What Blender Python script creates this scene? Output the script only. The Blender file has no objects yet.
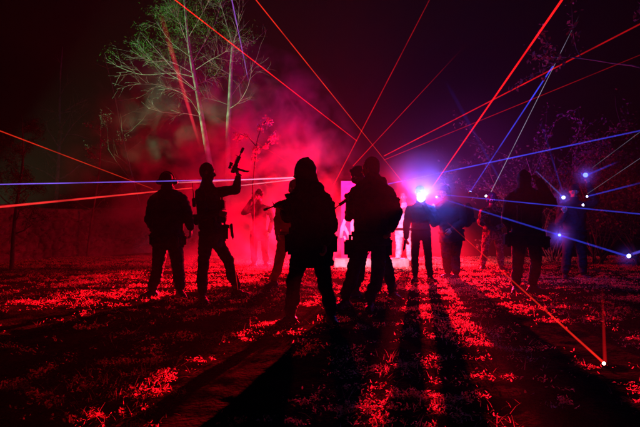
import bpy, bmesh, math, random
from mathutils import Vector, Matrix, Quaternion, noise
random.seed(11)
SC = bpy.context.scene
COL = SC.collection
F = 533.333          # focal length in pixels of a 640 wide frame (30 mm on 36 mm)
CAMZ = 1.07
HOR = 222.0
def U(px, py, d):
    """a place d metres in front of the camera, seen at photo pixel px, py"""
    return Vector(((px-320.0)/F*d, d, CAMZ-(py-HOR)/F*d))
def GZ(x, y):
    n = noise.noise(Vector((x*.35, y*.35, 3)))*.05 + noise.noise(Vector((x*1.3, y*1.3, 7)))*.03
    return n
# ------------------------------------------------------------------ materials
def nodes_of(m):
    m.use_nodes = True
    return m.node_tree.nodes, m.node_tree.links
def fabric(name, c, rough=.85, scale=60, var=.35, bump=.25, sheen=0.0):
    m = bpy.data.materials.new(name); n, l = nodes_of(m)
    b = n['Principled BSDF']; b.inputs['Roughness'].default_value = rough
    b.inputs['Specular IOR Level'].default_value = .25
    t = n.new('ShaderNodeTexCoord'); a = n.new('ShaderNodeTexNoise'); a.inputs['Scale'].default_value = 6; a.inputs['Detail'].default_value = 5
    r = n.new('ShaderNodeValToRGB')
    r.color_ramp.elements[0].position = .35; r.color_ramp.elements[1].position = .65
    r.color_ramp.elements[0].color = (*[v*(1-var) for v in c], 1); r.color_ramp.elements[1].color = (*[min(1, v*(1+var)) for v in c], 1)
    l.new(t.outputs['Object'], a.inputs['Vector']); l.new(a.outputs['Fac'], r.inputs['Fac']); l.new(r.outputs['Color'], b.inputs['Base Color'])
    w = n.new('ShaderNodeTexNoise'); w.inputs['Scale'].default_value = scale; w.inputs['Detail'].default_value = 3
    bp = n.new('ShaderNodeBump'); bp.inputs['Strength'].default_value = bump; bp.inputs['Distance'].default_value = .01
    l.new(t.outputs['Object'], w.inputs['Vector']); l.new(w.outputs['Fac'], bp.inputs['Height']); l.new(bp.outputs['Normal'], b.inputs['Normal'])
    if sheen:
        b.inputs['Sheen Weight'].default_value = sheen
    return m
def camo(name, cols, scale=9):
    m = fabric(name, cols[0]); n, l = nodes_of(m); b = n['Principled BSDF']
    t = n.new('ShaderNodeTexCoord'); a = n.new('ShaderNodeTexNoise'); a.inputs['Scale'].default_value = scale; a.inputs['Detail'].default_value = 3
    r = n.new('ShaderNodeValToRGB'); r.color_ramp.interpolation = 'CONSTANT'
    e = r.color_ramp.elements; e[0].color = (*cols[0], 1); e[1].position = .47; e[1].color = (*cols[1], 1)
    x = e.new(.56); x.color = (*cols[2], 1)
    l.new(t.outputs['Object'], a.inputs['Vector']); l.new(a.outputs['Fac'], r.inputs['Fac']); l.new(r.outputs['Color'], b.inputs['Base Color'])
    return m
def leafmat(name, c, trans=.5, var=.5):
    m = bpy.data.materials.new(name); n, l = nodes_of(m)
    n.remove(n['Principled BSDF']); o = n['Material Output']
    g = n.new('ShaderNodeNewGeometry'); r = n.new('ShaderNodeValToRGB')
    r.color_ramp.elements[0].color = (*[v*(1-var) for v in c], 1); r.color_ramp.elements[1].color = (*[min(1, v*(1+var)) for v in c], 1)
    l.new(g.outputs['Random Per Island'], r.inputs['Fac'])
    d = n.new('ShaderNodeBsdfDiffuse'); tr = n.new('ShaderNodeBsdfTranslucent'); mx = n.new('ShaderNodeMixShader'); mx.inputs[0].default_value = trans
    l.new(r.outputs['Color'], d.inputs['Color']); l.new(r.outputs['Color'], tr.inputs['Color'])
    l.new(d.outputs[0], mx.inputs[1]); l.new(tr.outputs[0], mx.inputs[2]); l.new(mx.outputs[0], o.inputs['Surface'])
    return m
def emit(name, c, s):
    m = bpy.data.materials.new(name); n, l = nodes_of(m)
    n.remove(n['Principled BSDF']); e = n.new('ShaderNodeEmission'); e.inputs['Color'].default_value = (*c, 1); e.inputs['Strength'].default_value = s
    l.new(e.outputs[0], n['Material Output'].inputs['Surface'])
    m.cycles.emission_sampling = 'NONE'
    return m
def metal(name, c, rough=.4):
    m = fabric(name, c, rough=rough, scale=200, var=.2, bump=.05); m.node_tree.nodes['Principled BSDF'].inputs['Metallic'].default_value = .6
    return m
M = dict(
    black=fabric('black_cloth', (.014, .014, .016)),
    dark=fabric('dark_cloth', (.022, .022, .026)),
    navy=fabric('navy_cloth', (.03, .034, .06)),
    olive=fabric('olive_cloth', (.035, .035, .022)),
    grey=fabric('grey_cloth', (.12, .12, .13)),
    orange=fabric('orange_cloth', (.45, .11, .03)),
    pale=fabric('pale_cloth', (.75, .72, .7)),
    camo=camo('camouflage_cloth', [(.10, .09, .06), (.30, .27, .2), (.04, .045, .03)]),
    skin=fabric('skin', (.33, .19, .13), rough=.55, scale=250, var=.1, bump=.08),
    leather=fabric('boot_leather', (.02, .018, .015), rough=.5, scale=90),
    webbing=fabric('webbing', (.015, .016, .014), scale=180),
    gun=metal('gun_metal', (.02, .02, .022)),
    polymer=fabric('gun_polymer', (.012, .012, .013), rough=.55, scale=300, bump=.05),
    hair=fabric('hair', (.02, .014, .01), scale=300, bump=.6),
    eye=fabric('eye_white', (.6, .58, .55), rough=.2, scale=5, var=.02, bump=0),
)
# ------------------------------------------------------------------ mesh helpers
def link(name, me, mat=None, parent=None, smooth=True):
    o = bpy.data.objects.new(name, me); COL.objects.link(o)
    if mat: me.materials.append(mat)
    if smooth:
        me.polygons.foreach_set('use_smooth', [True]*len(me.polygons))
    if parent: o.parent = parent
    return o
def from_bm(name, bm, mat=None, parent=None, smooth=False):
    me = bpy.data.meshes.new(name); bm.to_mesh(me); bm.free()
    return link(name, me, mat, parent, smooth)
def tag(o, label=None, cat=None, group=None, kind=None):
    if label: o['label'] = label
    if cat: o['category'] = cat
    if group: o['group'] = group
    if kind: o['kind'] = kind
    return o
def empty(name, loc, label, cat, group=None):
    o = bpy.data.objects.new(name, None); COL.objects.link(o); o.location = loc; o.empty_display_size = .2
    return tag(o, label, cat, group)
def perp(a):
    a = a.normalized(); h = Vector((0, 0, 1)) if abs(a.z) < .9 else Vector((1, 0, 0))
    u = a.cross(h).normalized(); return u, a.cross(u).normalized()
def rings(bm, rs, n=12, close=True):
    """rs: list of (centre, u, v) ellipses; lofted and capped"""
    prev = None; first = None
    for c, u, v in rs:
        ring = [bm.verts.new(c + u*math.cos(2*math.pi*i/n) + v*math.sin(2*math.pi*i/n)) for i in range(n)]
        if prev:
            for i in range(n):
                bm.faces.new((prev[i], prev[(i+1) % n], ring[(i+1) % n], ring[i]))
        else: first = ring
        prev = ring
    if close:
        bm.faces.new(first[::-1]); bm.faces.new(prev)
def cap(bm, a, b, ra, rb=None, n=12, fl=1.0, flax=None):
    """tapered capsule; fl squashes it along flax"""
    if rb is None: rb = ra
    d = b-a
    if d.length < 1e-5: d = Vector((0, 0, 1e-4))
    ax = d.normalized()
    if flax is not None:
        v = (flax - ax*flax.dot(ax)).normalized(); u = ax.cross(v)
    else: u, v = perp(ax)
    rs = []
    for t in (80, 55, 30, 0):
        t = math.radians(t); rs.append((a-ax*ra*math.sin(t), u*ra*math.cos(t), v*ra*fl*math.cos(t)))
    for t in (0, 30, 55, 80):
        t = math.radians(t); rs.append((b+ax*rb*math.sin(t), u*rb*math.cos(t), v*rb*fl*math.cos(t)))
    rings(bm, rs, n)
def ell(bm, c, x, y, z, n=14, m=8):
    rs = []
    for i in range(m+1):
        t = math.pi*(i+.25)/(m+.5) - math.pi/2
        rs.append((c+z*math.sin(t), x*math.cos(t), y*math.cos(t)))
    rings(bm, rs, n)
def box(bm, c, x, y, z, bev=.12):
    """box with half axes x, y, z, edges bevelled"""
    g = bmesh.ops.create_cube(bm, size=2)
    mt = Matrix((( x.x, y.x, z.x, c.x), (x.y, y.y, z.y, c.y), (x.z, y.z, z.z, c.z), (0, 0, 0, 1)))
    bmesh.ops.transform(bm, matrix=mt, verts=g['verts'])
    if bev:
        es = list({e for v in g['verts'] for e in v.link_edges})
        bmesh.ops.bevel(bm, geom=es, offset=bev*min(x.length, y.length, z.length)*2, segments=2, affect='EDGES', clamp_overlap=True)
def tube(bm, pts, rad, n=6):
    rs = []; 
    for i, p in enumerate(pts):
        a = (pts[min(i+1, len(pts)-1)] - pts[max(i-1, 0)])
        u, v = perp(a) if a.length > 1e-6 else (Vector((1, 0, 0)), Vector((0, 1, 0)))
        if rs and u.dot(rs[-1][1]) < 0: u = -u; v = -v
        rs.append((p, u*rad[i], v*rad[i]))
    rings(bm, rs, n)
def fuse(name, bm, mat, parent, voxel, wrinkle=0, freq=(9, 9, 20), smooth=4, off=None):
    """one continuous surface out of overlapping shapes, with folds"""
    bmesh.ops.recalc_face_normals(bm, faces=bm.faces)
    me = bpy.data.meshes.new(name); bm.to_mesh(me); bm.free()
    o = bpy.data.objects.new(name, me); COL.objects.link(o)
    r = o.modifiers.new('r', 'REMESH'); r.mode = 'VOXEL'; r.voxel_size = voxel
    s = o.modifiers.new('s', 'SMOOTH'); s.factor = .5; s.iterations = smooth
    dg = bpy.context.evaluated_depsgraph_get()
    m2 = bpy.data.meshes.new_from_object(o.evaluated_get(dg)); m2.name = name
    bpy.data.objects.remove(o); bpy.data.meshes.remove(me)
    if wrinkle:
        ns = [v.normal.copy() for v in m2.vertices]
        k = off or Vector((random.random()*50, 0, 0))
        for v, nn in zip(m2.vertices, ns):
            p = v.co
            q = Vector((p.x*freq[0], p.y*freq[1], p.z*freq[2])) + k
            w = noise.noise(q); w = (1-abs(w)*2.4) * .6 + noise.noise(q*2.7)*.5
            v.co = p + nn*w*wrinkle
    m2.materials.clear()
    return link(name, m2, mat, parent)
# ------------------------------------------------------------------ people
def hand(bm, w, d, n, s, curl=35, k=1.0, spread=.0):
    """five fingers and palm; w wrist, d along the palm, n back-of-hand normal, s towards the thumb"""
    d = d.normalized(); n = (n-d*n.dot(d)).normalized(); s0 = d.cross(n); s = s0 if s0.dot(s) > 0 else -s0
    cap(bm, w-d*.02*k, w+d*.03*k, .024*k, .024*k, fl=.75, flax=n)
    for i, (o, L) in enumerate(((.031, .072), (.0105, .082), (-.0105, .076), (-.031, .060))):
        b0 = w+d*.085*k+s*o*k - n*(.004*abs(i-1.2))*k
        cap(bm, w+d*.015*k+s*o*.6*k, b0, .014*k, .0115*k, n=8)
        a = 0; p = b0; r = .0098*k
        dd = (d + s*o*spread*12).normalized()
        ax = dd.cross(n)
        for j, f in enumerate((.45, .31, .24)):
            a += math.radians(curl*(1+.12*i)*(1 if j else .8))
            q = p + (dd*math.cos(a) - n*math.sin(a))*L*f*k
            cap(bm, p, q, r, r*.9, n=8); p = q; r *= .9
    b0 = w+d*.02*k+s*.028*k; b1 = b0+(d*.55+s*.75-n*.35).normalized()*.042*k
    b2 = b1+(d*.85+s*.25-n*.5).normalized()*.032*k; b3 = b2+(d*.9-s*.15-n*.45).normalized()*.025*k
    cap(bm, b0, b1, .0155*k, .0125*k, n=8); cap(bm, b1, b2, .0118*k, .0105*k, n=8); cap(bm, b2, b3, .0105*k, .009*k, n=8)
X, Y, Z = Vector((1, 0, 0)), Vector((0, 1, 0)), Vector((0, 0, 1))
def person(label, D, J, face, top='jacket', topmat='black', legmat='dark', head='hair', hem=.1, bulk=1.0, legb=1.0,
           vest=False, hands=((None, 35), (None, 35)), voxel=.009, skirt=1.0, flare=0.0, group=None, gloves=False, extras=(), collar=0):
    """J joints as (px, py, depth offset); two legs, two arms; face = forward direction of head"""
    P = {k: U(v[0], v[1], D+(v[2] if len(v) > 2 else 0)) for k, v in J.items() if k[0] != 't'}
    ft = (P['a1']+P['a2'])/2
    base = Vector((ft.x, ft.y, GZ(ft.x, ft.y)))
    for k in ('a1', 'a2'):                      # stand on the ground
        P[k].z = GZ(P[k].x, P[k].y)+.085
    root = empty('person', base, label, 'person', group)
    for k in P: P[k] = P[k]-base
    kk = 1.0
    f = Vector(face).normalized()
    up = (P['head']-P['neck']).normalized(); up = (up*.4+Z*.6).normalized()
    f = (f-up*f.dot(up)).normalized(); rt = f.cross(up)
    H = P['head']
    hipc = (P['h1']+P['h2'])/2; ch = (P['s1']+P['s2'])/2
    spine = (ch-hipc).normalized()
    sx = (P['s2']-P['s1']).normalized(); sy = spine.cross(sx).normalized(); sx = sy.cross(spine)
    hx = (P['h2']-P['h1']).normalized(); hy = spine.cross(hx).normalized(); hx = hy.cross(spine)
    hw = max(.15, (P['h2']-P['h1']).length/2+.085)
    sw = (P['s2']-P['s1']).length/2
    Ls = (ch-hipc).length
    # --- body, one surface
    bm = bmesh.new()
    ell(bm, H+up*.01, rt*.077, f*.097, up*.112)
    cap(bm, H+f*.02-up*.05, H+f*.058-up*.083, .056, .03)
    cap(bm, H+f*.092-up*.012, H+f*.112-up*.04, .010, .0145, n=8)
    ell(bm, H+f*.088+up*.022, rt*.05, f*.016, up*.012)
    ell(bm, H+f*.093-up*.066, rt*.024, f*.01, up*.009)
    for s in (-1, 1):
        ell(bm, H+rt*.08*s-up*.01-f*.005, rt*.011, f*.018, up*.032)
        ell(bm, H+rt*.04*s+f*.07-up*.035, rt*.024, f*.022, up*.024)
    cap(bm, P['neck']-spine*.06, H-up*.05-f*.012, .062, .056)
    rings(bm, [(hipc-spine*.1, hx*hw*.75, hy*.1), (hipc, hx*hw*.88, hy*.115), (hipc+spine*Ls*.4, hx*.135, hy*.1), (hipc+spine*Ls*.75, sx*.16, sy*.115), (ch, sx*.14, sy*.09), (ch+spine*.07, sx*.07, sy*.06)], 18)
    for a, (s, e, w, h, k, an, t) in enumerate((('s1', 'e1', 'w1', 'h1', 'k1', 'a1', 't1'), ('s2', 'e2', 'w2', 'h2', 'k2', 'a2', 't2'))):
        cap(bm, P[s], P[e], .056, .043); cap(bm, P[e], P[w], .044, .029)
        cap(bm, P[h], P[k], .085, .056); cap(bm, P[k], P[an]+Z*.03, .054, .038)
        hd, curl = hands[a]
        d = Vector(hd[0]) if hd else (P[w]-P[e])*1 + Vector((0, 0, -.05))
        nn = Vector(hd[1]) if hd else (P[w]-hipc).cross(Z).cross(Z)*-1
        ss = Vector(hd[2]) if hd else f
        if nn.length < .01: nn = X
        hand(bm, P[w], d, nn, ss, curl, 1.0 if not gloves else 1.08)
        tv = Vector(J[t]).normalized()
        cap(bm, P[an]-tv*.04-Z*.035, P[an]+tv*.15-Z*.045, .042, .034)
    body = fuse('body', bm, M['skin'], root, min(voxel, .008), smooth=2)
    # eyes
    for s in (-1, 1):
        bm = bmesh.new(); bmesh.ops.create_uvsphere(bm, u_segments=10, v_segments=8, radius=.0125)
        bmesh.ops.translate(bm, vec=H+f*.083+rt*.032*s-up*.003, verts=bm.verts)
        from_bm('eye', bm, M['eye'], root, True)
    # --- trousers
    b = legb
    bm = bmesh.new()
    rings(bm, [(hipc-spine*.13, hx*hw*.8, hy*.12), (hipc-spine*.05, hx*hw*.98, hy*.14), (hipc+spine*.06, hx*hw*.95, hy*.13), (hipc+spine*.13, hx*hw*.85, hy*.12)], 20)
    for h, k, a in (('h1', 'k1', 'a1'), ('h2', 'k2', 'a2')):
        cap(bm, P[h]-Z*.02, P[k], .104*b, .078*b); cap(bm, P[k]+Z*.03, P[k]-Z*.04, .078*b, .074*b)
        m = P[k].lerp(P[a], .5); cap(bm, P[k], m-f*.012, .075*b, .078*b); cap(bm, m, P[a]+Z*.09, .078*b, .06*b)
        cap(bm, P[a]+Z*.10, P[a]+Z*.075, .07*b, .068*b)
    fuse('trousers', bm, M[legmat], root, voxel, .011, (8, 8, 17), 3)
    # --- boots
    for h, k, a, t in (('h1', 'k1', 'a1', 't1'), ('h2', 'k2', 'a2', 't2')):
        tv = Vector(J[t]); tv.z = 0; tv.normalize(); sv = tv.cross(Z)
        bm = bmesh.new()
        cap(bm, P[a]+Z*.12, P[a], .053, .05)
        cap(bm, P[a]-tv*.03-Z*.035, P[a]+tv*.06-Z*.03, .05, .05, fl=.95, flax=Z)
        cap(bm, P[a]+tv*.05-Z*.035, P[a]+tv*.16-Z*.05, .05, .042, fl=.8, flax=Z)
        box(bm, P[a]+tv*.055-Z*.078, tv*.145, sv*.048, Z*.014)
        box(bm, P[a]-tv*.05-Z*.072, tv*.035, sv*.044, Z*.02)
        fuse('boot', bm, M['leather'], root, .008, .003, (20, 20, 40), 2)
    # --- upper clothing
    k = bulk
    bm = bmesh.new()
    rs = [(hipc-spine*(hem+.005), hx*(hw*1.02+flare)*k, hy*(.15+flare)*k), (hipc-spine*hem*.5, hx*(hw*1.03+flare*.5)*k, hy*(.152+flare*.5)*k),
          (hipc+spine*Ls*.18, hx*.168*k, hy*.142*k), (hipc+spine*Ls*.45, hx*.17*k, hy*.14*k),
          (hipc+spine*Ls*.75, sx*(.19)*k, sy*.15*k), (hipc+spine*Ls*.93, sx*(sw*.95)*k, sy*.125*k), (ch+spine*.045, sx*(sw*.75), sy*.1*k), (P['neck'], sx*.085, sy*.085)]
    rings(bm, rs, 24)
    for s, e, w in (('s1', 'e1', 'w1'), ('s2', 'e2', 'w2')):
        cap(bm, P[s]-spine*.015, P[e], .078*k, .064*k); cap(bm, P[e], P[w]-(P[w]-P[e]).normalized()*.02, .064*k, .045*k)
        cap(bm, P[s], ch, .07*k, .09*k); cap(bm, P['neck']-spine*.03, P[s], .07, .055*k)
    cap(bm, P['neck']-spine*.02, P['neck']+spine*.03, .082, .072)
    if collar:
        cap(bm, P['neck']-f*.05-spine*.03-sx*.07, P['neck']-f*.05-spine*.03+sx*.07, .085*collar, .085*collar)
        cap(bm, P['neck']-f*.03+spine*.02, H-up*.09-f*.03, .095*collar, .08*collar)
        for s in ('s1', 's2'): cap(bm, P['neck']+spine*.01, P[s]+spine*.02, .085*collar, .07*collar)
    fuse(top, bm, M[topmat], root, voxel, .013, (8, 8, 15), 3)
    # --- head wear
    if head == 'hood':
        bm = bmesh.new()
        ell(bm, H+up*.015-f*.02, rt*.105, f*.118, up*.135)
        cap(bm, H+up*.07-f*.03, H+up*.125-f*.045, .075, .03)
        cap(bm, H-up*.06-f*.05, P['neck']-spine*.02-f*.04, .09, .11)
        cap(bm, H-up*.09+f*.03, P['neck']+f*.05-spine*.02, .06, .07)
        fuse('hood', bm, M[topmat], root, voxel, .008, (10, 10, 14), 3)
        bm = bmesh.new()
        ell(bm, H+f*.02-up*.02, rt*.078, f*.088, up*.11); cap(bm, H-up*.06, P['neck'], .07, .07)
        fuse('scarf', bm, M['black'], root, .009, .005, (15, 15, 30), 2)
    elif head == 'balaclava':
        bm = bmesh.new()
        ell(bm, H+up*.012-f*.006, rt*.084, f*.1, up*.118); cap(bm, H+f*.01-up*.05, H+f*.05-up*.085, .064, .04)
        cap(bm, H+f*.075-up*.03, H+f*.098-up*.045, .03, .018)
        cap(bm, P['neck']-spine*.03, H-up*.05, .078, .066)
        fuse('balaclava', bm, M['black'], root, .008, .003, (15, 15, 30), 2)
    elif head == 'helmet':
        bm = bmesh.new()
        ell(bm, H+up*.045-f*.008, rt*.108, f*.125, up*.105)
        for s in (-1, 1):
            cap(bm, H+rt*.095*s+up*.01, H+rt*.098*s-up*.05, .034, .03)
        box(bm, H+f*.118+up*.075, rt*.02, f*.012, up*.025)
        box(bm, H-f*.13+up*.05, rt*.035, f*.014, up*.03)
        fuse('helmet', bm, M['polymer'], root, .009, .001, smooth=2)
        bm = bmesh.new(); cap(bm, H+rt*.07-up*.03, H+f*.05-up*.095, .012); cap(bm, H-rt*.07-up*.03, H+f*.05-up*.095, .012)
        from_bm('chin_strap', bm, M['webbing'], root, True)
        bm = bmesh.new(); ell(bm, H+f*.04-up*.055, rt*.073, f*.075, up*.055)
        fuse('face_mask', bm, M['black'], root, .009, .002, smooth=2)
    elif head == 'cap':
        bm = bmesh.new()
        ell(bm, H+up*.045-f*.006, rt*.088, f*.108, up*.085)
        box(bm, H+f*.135+up*.04, rt*.062, f*.055, up*.006)
        fuse('cap', bm, M[topmat], root, .008, .002, smooth=2)
        for s in (-1, 1):
            bm = bmesh.new(); cap(bm, H+rt*.085*s, H+rt*.112*s, .042, .038); from_bm('ear_defender', bm, M['polymer'], root, True)
        bm = bmesh.new(); pts = [H+rt*.105*math.cos(a)+up*(.01+.135*math.sin(a)) for a in [math.pi*i/10 for i in range(11)]]
        tube(bm, pts, [.011]*11, 8); from_bm('headband', bm, M['polymer'], root, True)
        bm = bmesh.new(); ell(bm, H-up*.03-f*.03, rt*.081, f*.085, up*.075); fuse('hair', bm, M['hair'], root, .008, .003, (40, 40, 40), 1)
    elif head == 'hair':
        bm = bmesh.new()
        ell(bm, H+up*.028-f*.02, rt*.088, f*.1, up*.112); ell(bm, H-up*.03-f*.045, rt*.078, f*.07, up*.075)
        fuse('hair', bm, M['hair'], root, .008, .005, (30, 30, 30), 1)
    elif head == 'beanie':
        bm = bmesh.new()
        ell(bm, H+up*.045-f*.01, rt*.09, f*.107, up*.095); rings(bm, [(H+up*.01, rt*.089, f*.108), (H+up*.055, rt*.092, f*.111)], 20)
        fuse('beanie', bm, M['black'], root, .008, .003, (12, 12, 60), 1)
    # --- load carrying kit
    if vest:
        bm = bmesh.new()
        rings(bm, [(hipc+spine*Ls*.2, sx*.178*k, sy*.158*k), (hipc+spine*Ls*.5, sx*.182*k, sy*.165*k), (hipc+spine*Ls*.8, sx*.185*k, sy*.168*k), (hipc+spine*Ls*.92, sx*.15*k, sy*.14*k)], 24)
        for s in (-1, 1):
            cap(bm, hipc+spine*Ls*.85+sx*.09*s+sy*.12*k, ch+spine*.05+sx*.1*s, .026); cap(bm, ch+spine*.05+sx*.1*s, hipc+spine*Ls*.85+sx*.09*s-sy*.12*k, .026)
        fuse('vest', bm, M['webbing'], root, voxel, .004, (14, 14, 30), 2)
        for s in (-1, 1):
            for j in (-1, 0, 1):
                bm = bmesh.new()
                box(bm, hipc+spine*Ls*.42+sx*.085*j+sy*.185*k*s, sx*.036, sy*.026, spine*.07, .3)
                box(bm, hipc+spine*(Ls*.42+.055)+sx*.085*j+sy*.192*k*s, sx*.038, sy*.026, spine*.022, .3)
                from_bm('pouch', bm, M['webbing'], root, False)
        bm = bmesh.new(); q = hipc+spine*Ls*.8-sx*.13+sy*.15*k
        box(bm, q, sx*.028, sy*.018, spine*.06, .3); cap(bm, q+spine*.05, q+spine*.26, .006, .004, n=8)
        from_bm('radio', bm, M['polymer'], root, False)
    # belt with kit
    bm = bmesh.new(); bb = hipc+spine*.07; bw = hw*1.06*k
    rings(bm, [(bb-spine*.03, hx*bw, hy*.162*k), (bb+spine*.03, hx*bw, hy*.16*k)], 28)
    from_bm('belt', bm, M['webbing'], root, True)
    for px, py, dd, w, h, dp in extras:
        q = U(px, py, D+dd)-base
        bm = bmesh.new(); box(bm, q, X*w, Y*dp, Z*h, .3); box(bm, q+Z*(h*.72)-Y*.008, X*(w*1.06), Y*(dp*1.02), Z*(h*.3), .3)
        box(bm, q+Z*h*1.2, X*w*.25, Y*.006, Z*h*.4, .3)
        from_bm('pouch', bm, M['webbing'], root, False)
    return root, P, base, dict(f=f, up=up, rt=rt, H=H)
def backpack(loc, ang, label, s=1.0):
    r = empty('backpack', loc, label, 'backpack'); r.rotation_euler = (0, 0, ang)
    bm = bmesh.new(); ell(bm, Z*.0, X*.165*s, Y*.12*s, Z*.25*s); box(bm, Z*-.08*s, X*.15*s, Y*.105*s, Z*.15*s, .5)
    fuse('main_bag', bm, M['olive'], r, .012, .01, (8, 8, 12), 3)
    bm = bmesh.new(); box(bm, Vector((0, .12, -.1))*s, X*.11*s, Y*.045*s, Z*.09*s, .5); fuse('front_pocket', bm, M['olive'], r, .01, .005, smooth=2)
    for q in (-1, 1):
        bm = bmesh.new(); pts = [Vector((.09*q, -.07-.1*math.sin(math.pi*i/8), .2-.42*i/8))*s for i in range(9)]
        tube(bm, pts, [.02*s]*9, 8); from_bm('strap', bm, M['webbing'], r, True)
    return r
# ------------------------------------------------------------------ toy guns
def orient(o, d, up=Z):
    x = d.normalized(); y = up.cross(x).normalized(); z = x.cross(y)
    o.rotation_mode = 'QUATERNION'; o.rotation_quaternion = Matrix((x, y, z)).transposed().to_quaternion()
def part(name, root, mat, fn, smooth=False):
    bm = bmesh.new(); fn(bm); return from_bm(name, bm, M[mat], root, smooth)
V = lambda x, y, z: Vector((x, y, z))
def rifle(grip, d, label, up=Z, stock=True, s=1.0, supp=False, fat=1.0):
    r = empty('rifle', grip, label, 'rifle'); orient(r, d, up); r.scale = (s, s*fat, s*fat)
    def rec(bm): box(bm, V(.08, 0, .06), X*.14, Y*.02, Z*.032, .25); box(bm, V(.06, 0, .03), X*.09, Y*.018, Z*.015, .3)
    part('receiver', r, 'gun', rec)
    def hg(bm): rings(bm, [(V(.22, 0, .065), Y*.027, Z*.027), (V(.44, 0, .065), Y*.025, Z*.025)], 10); [box(bm, V(.24+.03*i, 0, .095), X*.009, Y*.011, Z*.005, .1) for i in range(7)]
    part('handguard', r, 'polymer', hg)
    part('barrel', r, 'gun', lambda bm: (cap(bm, V(.4, 0, .067), V(.56, 0, .067), .009), cap(bm, V(.55, 0, .067), V(.61 if not supp else .68, 0, .067), .015 if not supp else .02)), True)
    part('magazine', r, 'polymer', lambda bm: (box(bm, V(.115, 0, -.03), V(.03, 0, -.004), Y*.012, V(-.012, 0, .06), .2), box(bm, V(.14, 0, -.1), V(.03, 0, -.01), Y*.012, V(-.02, 0, .035), .2)))
    part('pistol_grip', r, 'polymer', lambda bm: box(bm, V(-.005, 0, -.02), V(.018, 0, 0), Y*.014, V(.018, 0, .05), .3))
    part('trigger_guard', r, 'gun', lambda bm: tube(bm, [V(.015, 0, .02), V(.02, 0, -.005), V(.05, 0, -.01), V(.075, 0, .005), V(.08, 0, .02)], [.003]*5))
    part('scope', r, 'gun', lambda bm: (rings(bm, [(V(.02, 0, .13), Y*.02, Z*.02), (V(.05, 0, .13), Y*.017, Z*.017), (V(.12, 0, .13), Y*.017, Z*.017), (V(.16, 0, .13), Y*.025, Z*.025), (V(.2, 0, .13), Y*.025, Z*.025)], 12), box(bm, V(.06, 0, .105), X*.01, Y*.01, Z*.018, .1), box(bm, V(.12, 0, .105), X*.01, Y*.01, Z*.018, .1)))
    part('sight', r, 'gun', lambda bm: box(bm, V(.43, 0, .105), X*.006, Y*.006, Z*.02, .1))
    if stock:
        part('stock', r, 'polymer', lambda bm: (cap(bm, V(-.05, 0, .062), V(-.2, 0, .062), .015), box(bm, V(-.2, 0, .035), X*.06, Y*.016, Z*.045, .3), box(bm, V(-.262, 0, .025), X*.008, Y*.018, Z*.065, .3)))
    return r
def pistol(grip, d, label, up=Z, name='pistol', s=1.0):
    r = empty(name, grip, label, 'pistol'); orient(r, d, up); r.scale = (s, s, s)
    part('slide', r, 'gun', lambda bm: (box(bm, V(.06, 0, .055), X*.1, Y*.013, Z*.016, .2), cap(bm, V(.15, 0, .055), V(.172, 0, .055), .008)))
    part('frame', r, 'polymer', lambda bm: box(bm, V(.055, 0, .033), X*.08, Y*.012, Z*.01, .2))
    part('grip', r, 'polymer', lambda bm: box(bm, V(-.012, 0, -.02), V(.024, 0, 0), Y*.014, V(.014, 0, .05), .3))
    part('trigger_guard', r, 'gun', lambda bm: tube(bm, [V(.02, 0, .028), V(.025, 0, .002), V(.055, 0, -.002), V(.07, 0, .02)], [.003]*4))
    return r
def torch(loc, d, label, col, s=60, name='torch', r0=.022, size=1.0):
    r = empty(name, loc, label, 'torch'); orient(r, d, Z if abs(d.normalized().z) < .95 else Y)
    q = size
    part('barrel', r, 'gun', lambda bm: rings(bm, [(V(-.15*q, 0, 0), Y*.012*q, Z*.012*q), (V(-.15*q+.004, 0, 0), Y*.014*q, Z*.014*q), (V(-.04*q, 0, 0), Y*.014*q, Z*.014*q), (V(-.03*q, 0, 0), Y*r0, Z*r0), (V(0, 0, 0), Y*r0*1.1, Z*r0*1.1)], 16), True)
    part('switch', r, 'polymer', lambda bm: box(bm, V(-.09*q, 0, .015*q), X*.01*q, Y*.005*q, Z*.004*q, .3))
    bm = bmesh.new(); ell(bm, V(.002, 0, 0), Y*r0, Z*r0, X*r0*.5)
    from_bm('lens', bm, emit('lit_lens', col, s), r, True)
    return r
# ================================================================== world, camera
w = bpy.data.worlds.new('World'); SC.world = w; w.use_nodes = True
wn, wl = w.node_tree.nodes, w.node_tree.links
sky = wn.new('ShaderNodeTexSky'); sky.sky_type = 'NISHITA'; sky.sun_disc = False
sky.sun_elevation = math.radians(-3); sky.sun_rotation = math.radians(200)
bg = wn['Background']; bg.inputs['Strength'].default_value = .003
wl.new(sky.outputs[0], bg.inputs['Color'])
cam = bpy.data.cameras.new('Camera'); co = bpy.data.objects.new('Camera', cam); COL.objects.link(co)
co.location = (0, 0, CAMZ); co.rotation_euler = (math.pi/2, 0, 0); cam.lens = 30; cam.sensor_width = 36
cam.shift_y = 8.5/640; cam.clip_end = 500; SC.camera = co
SC.view_settings.view_transform = 'Standard'; SC.view_settings.look = 'None'; SC.view_settings.gamma = 1; SC.view_settings.exposure = 0
SC.cycles.use_denoising = True; SC.cycles.max_bounces = 5; SC.cycles.diffuse_bounces = 2; SC.cycles.transparent_max_bounces = 40
SC.cycles.volume_bounces = 0;  SC.cycles.sample_clamp_indirect = 3; SC.cycles.caustics_reflective = False; SC.cycles.caustics_refractive = False
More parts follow.
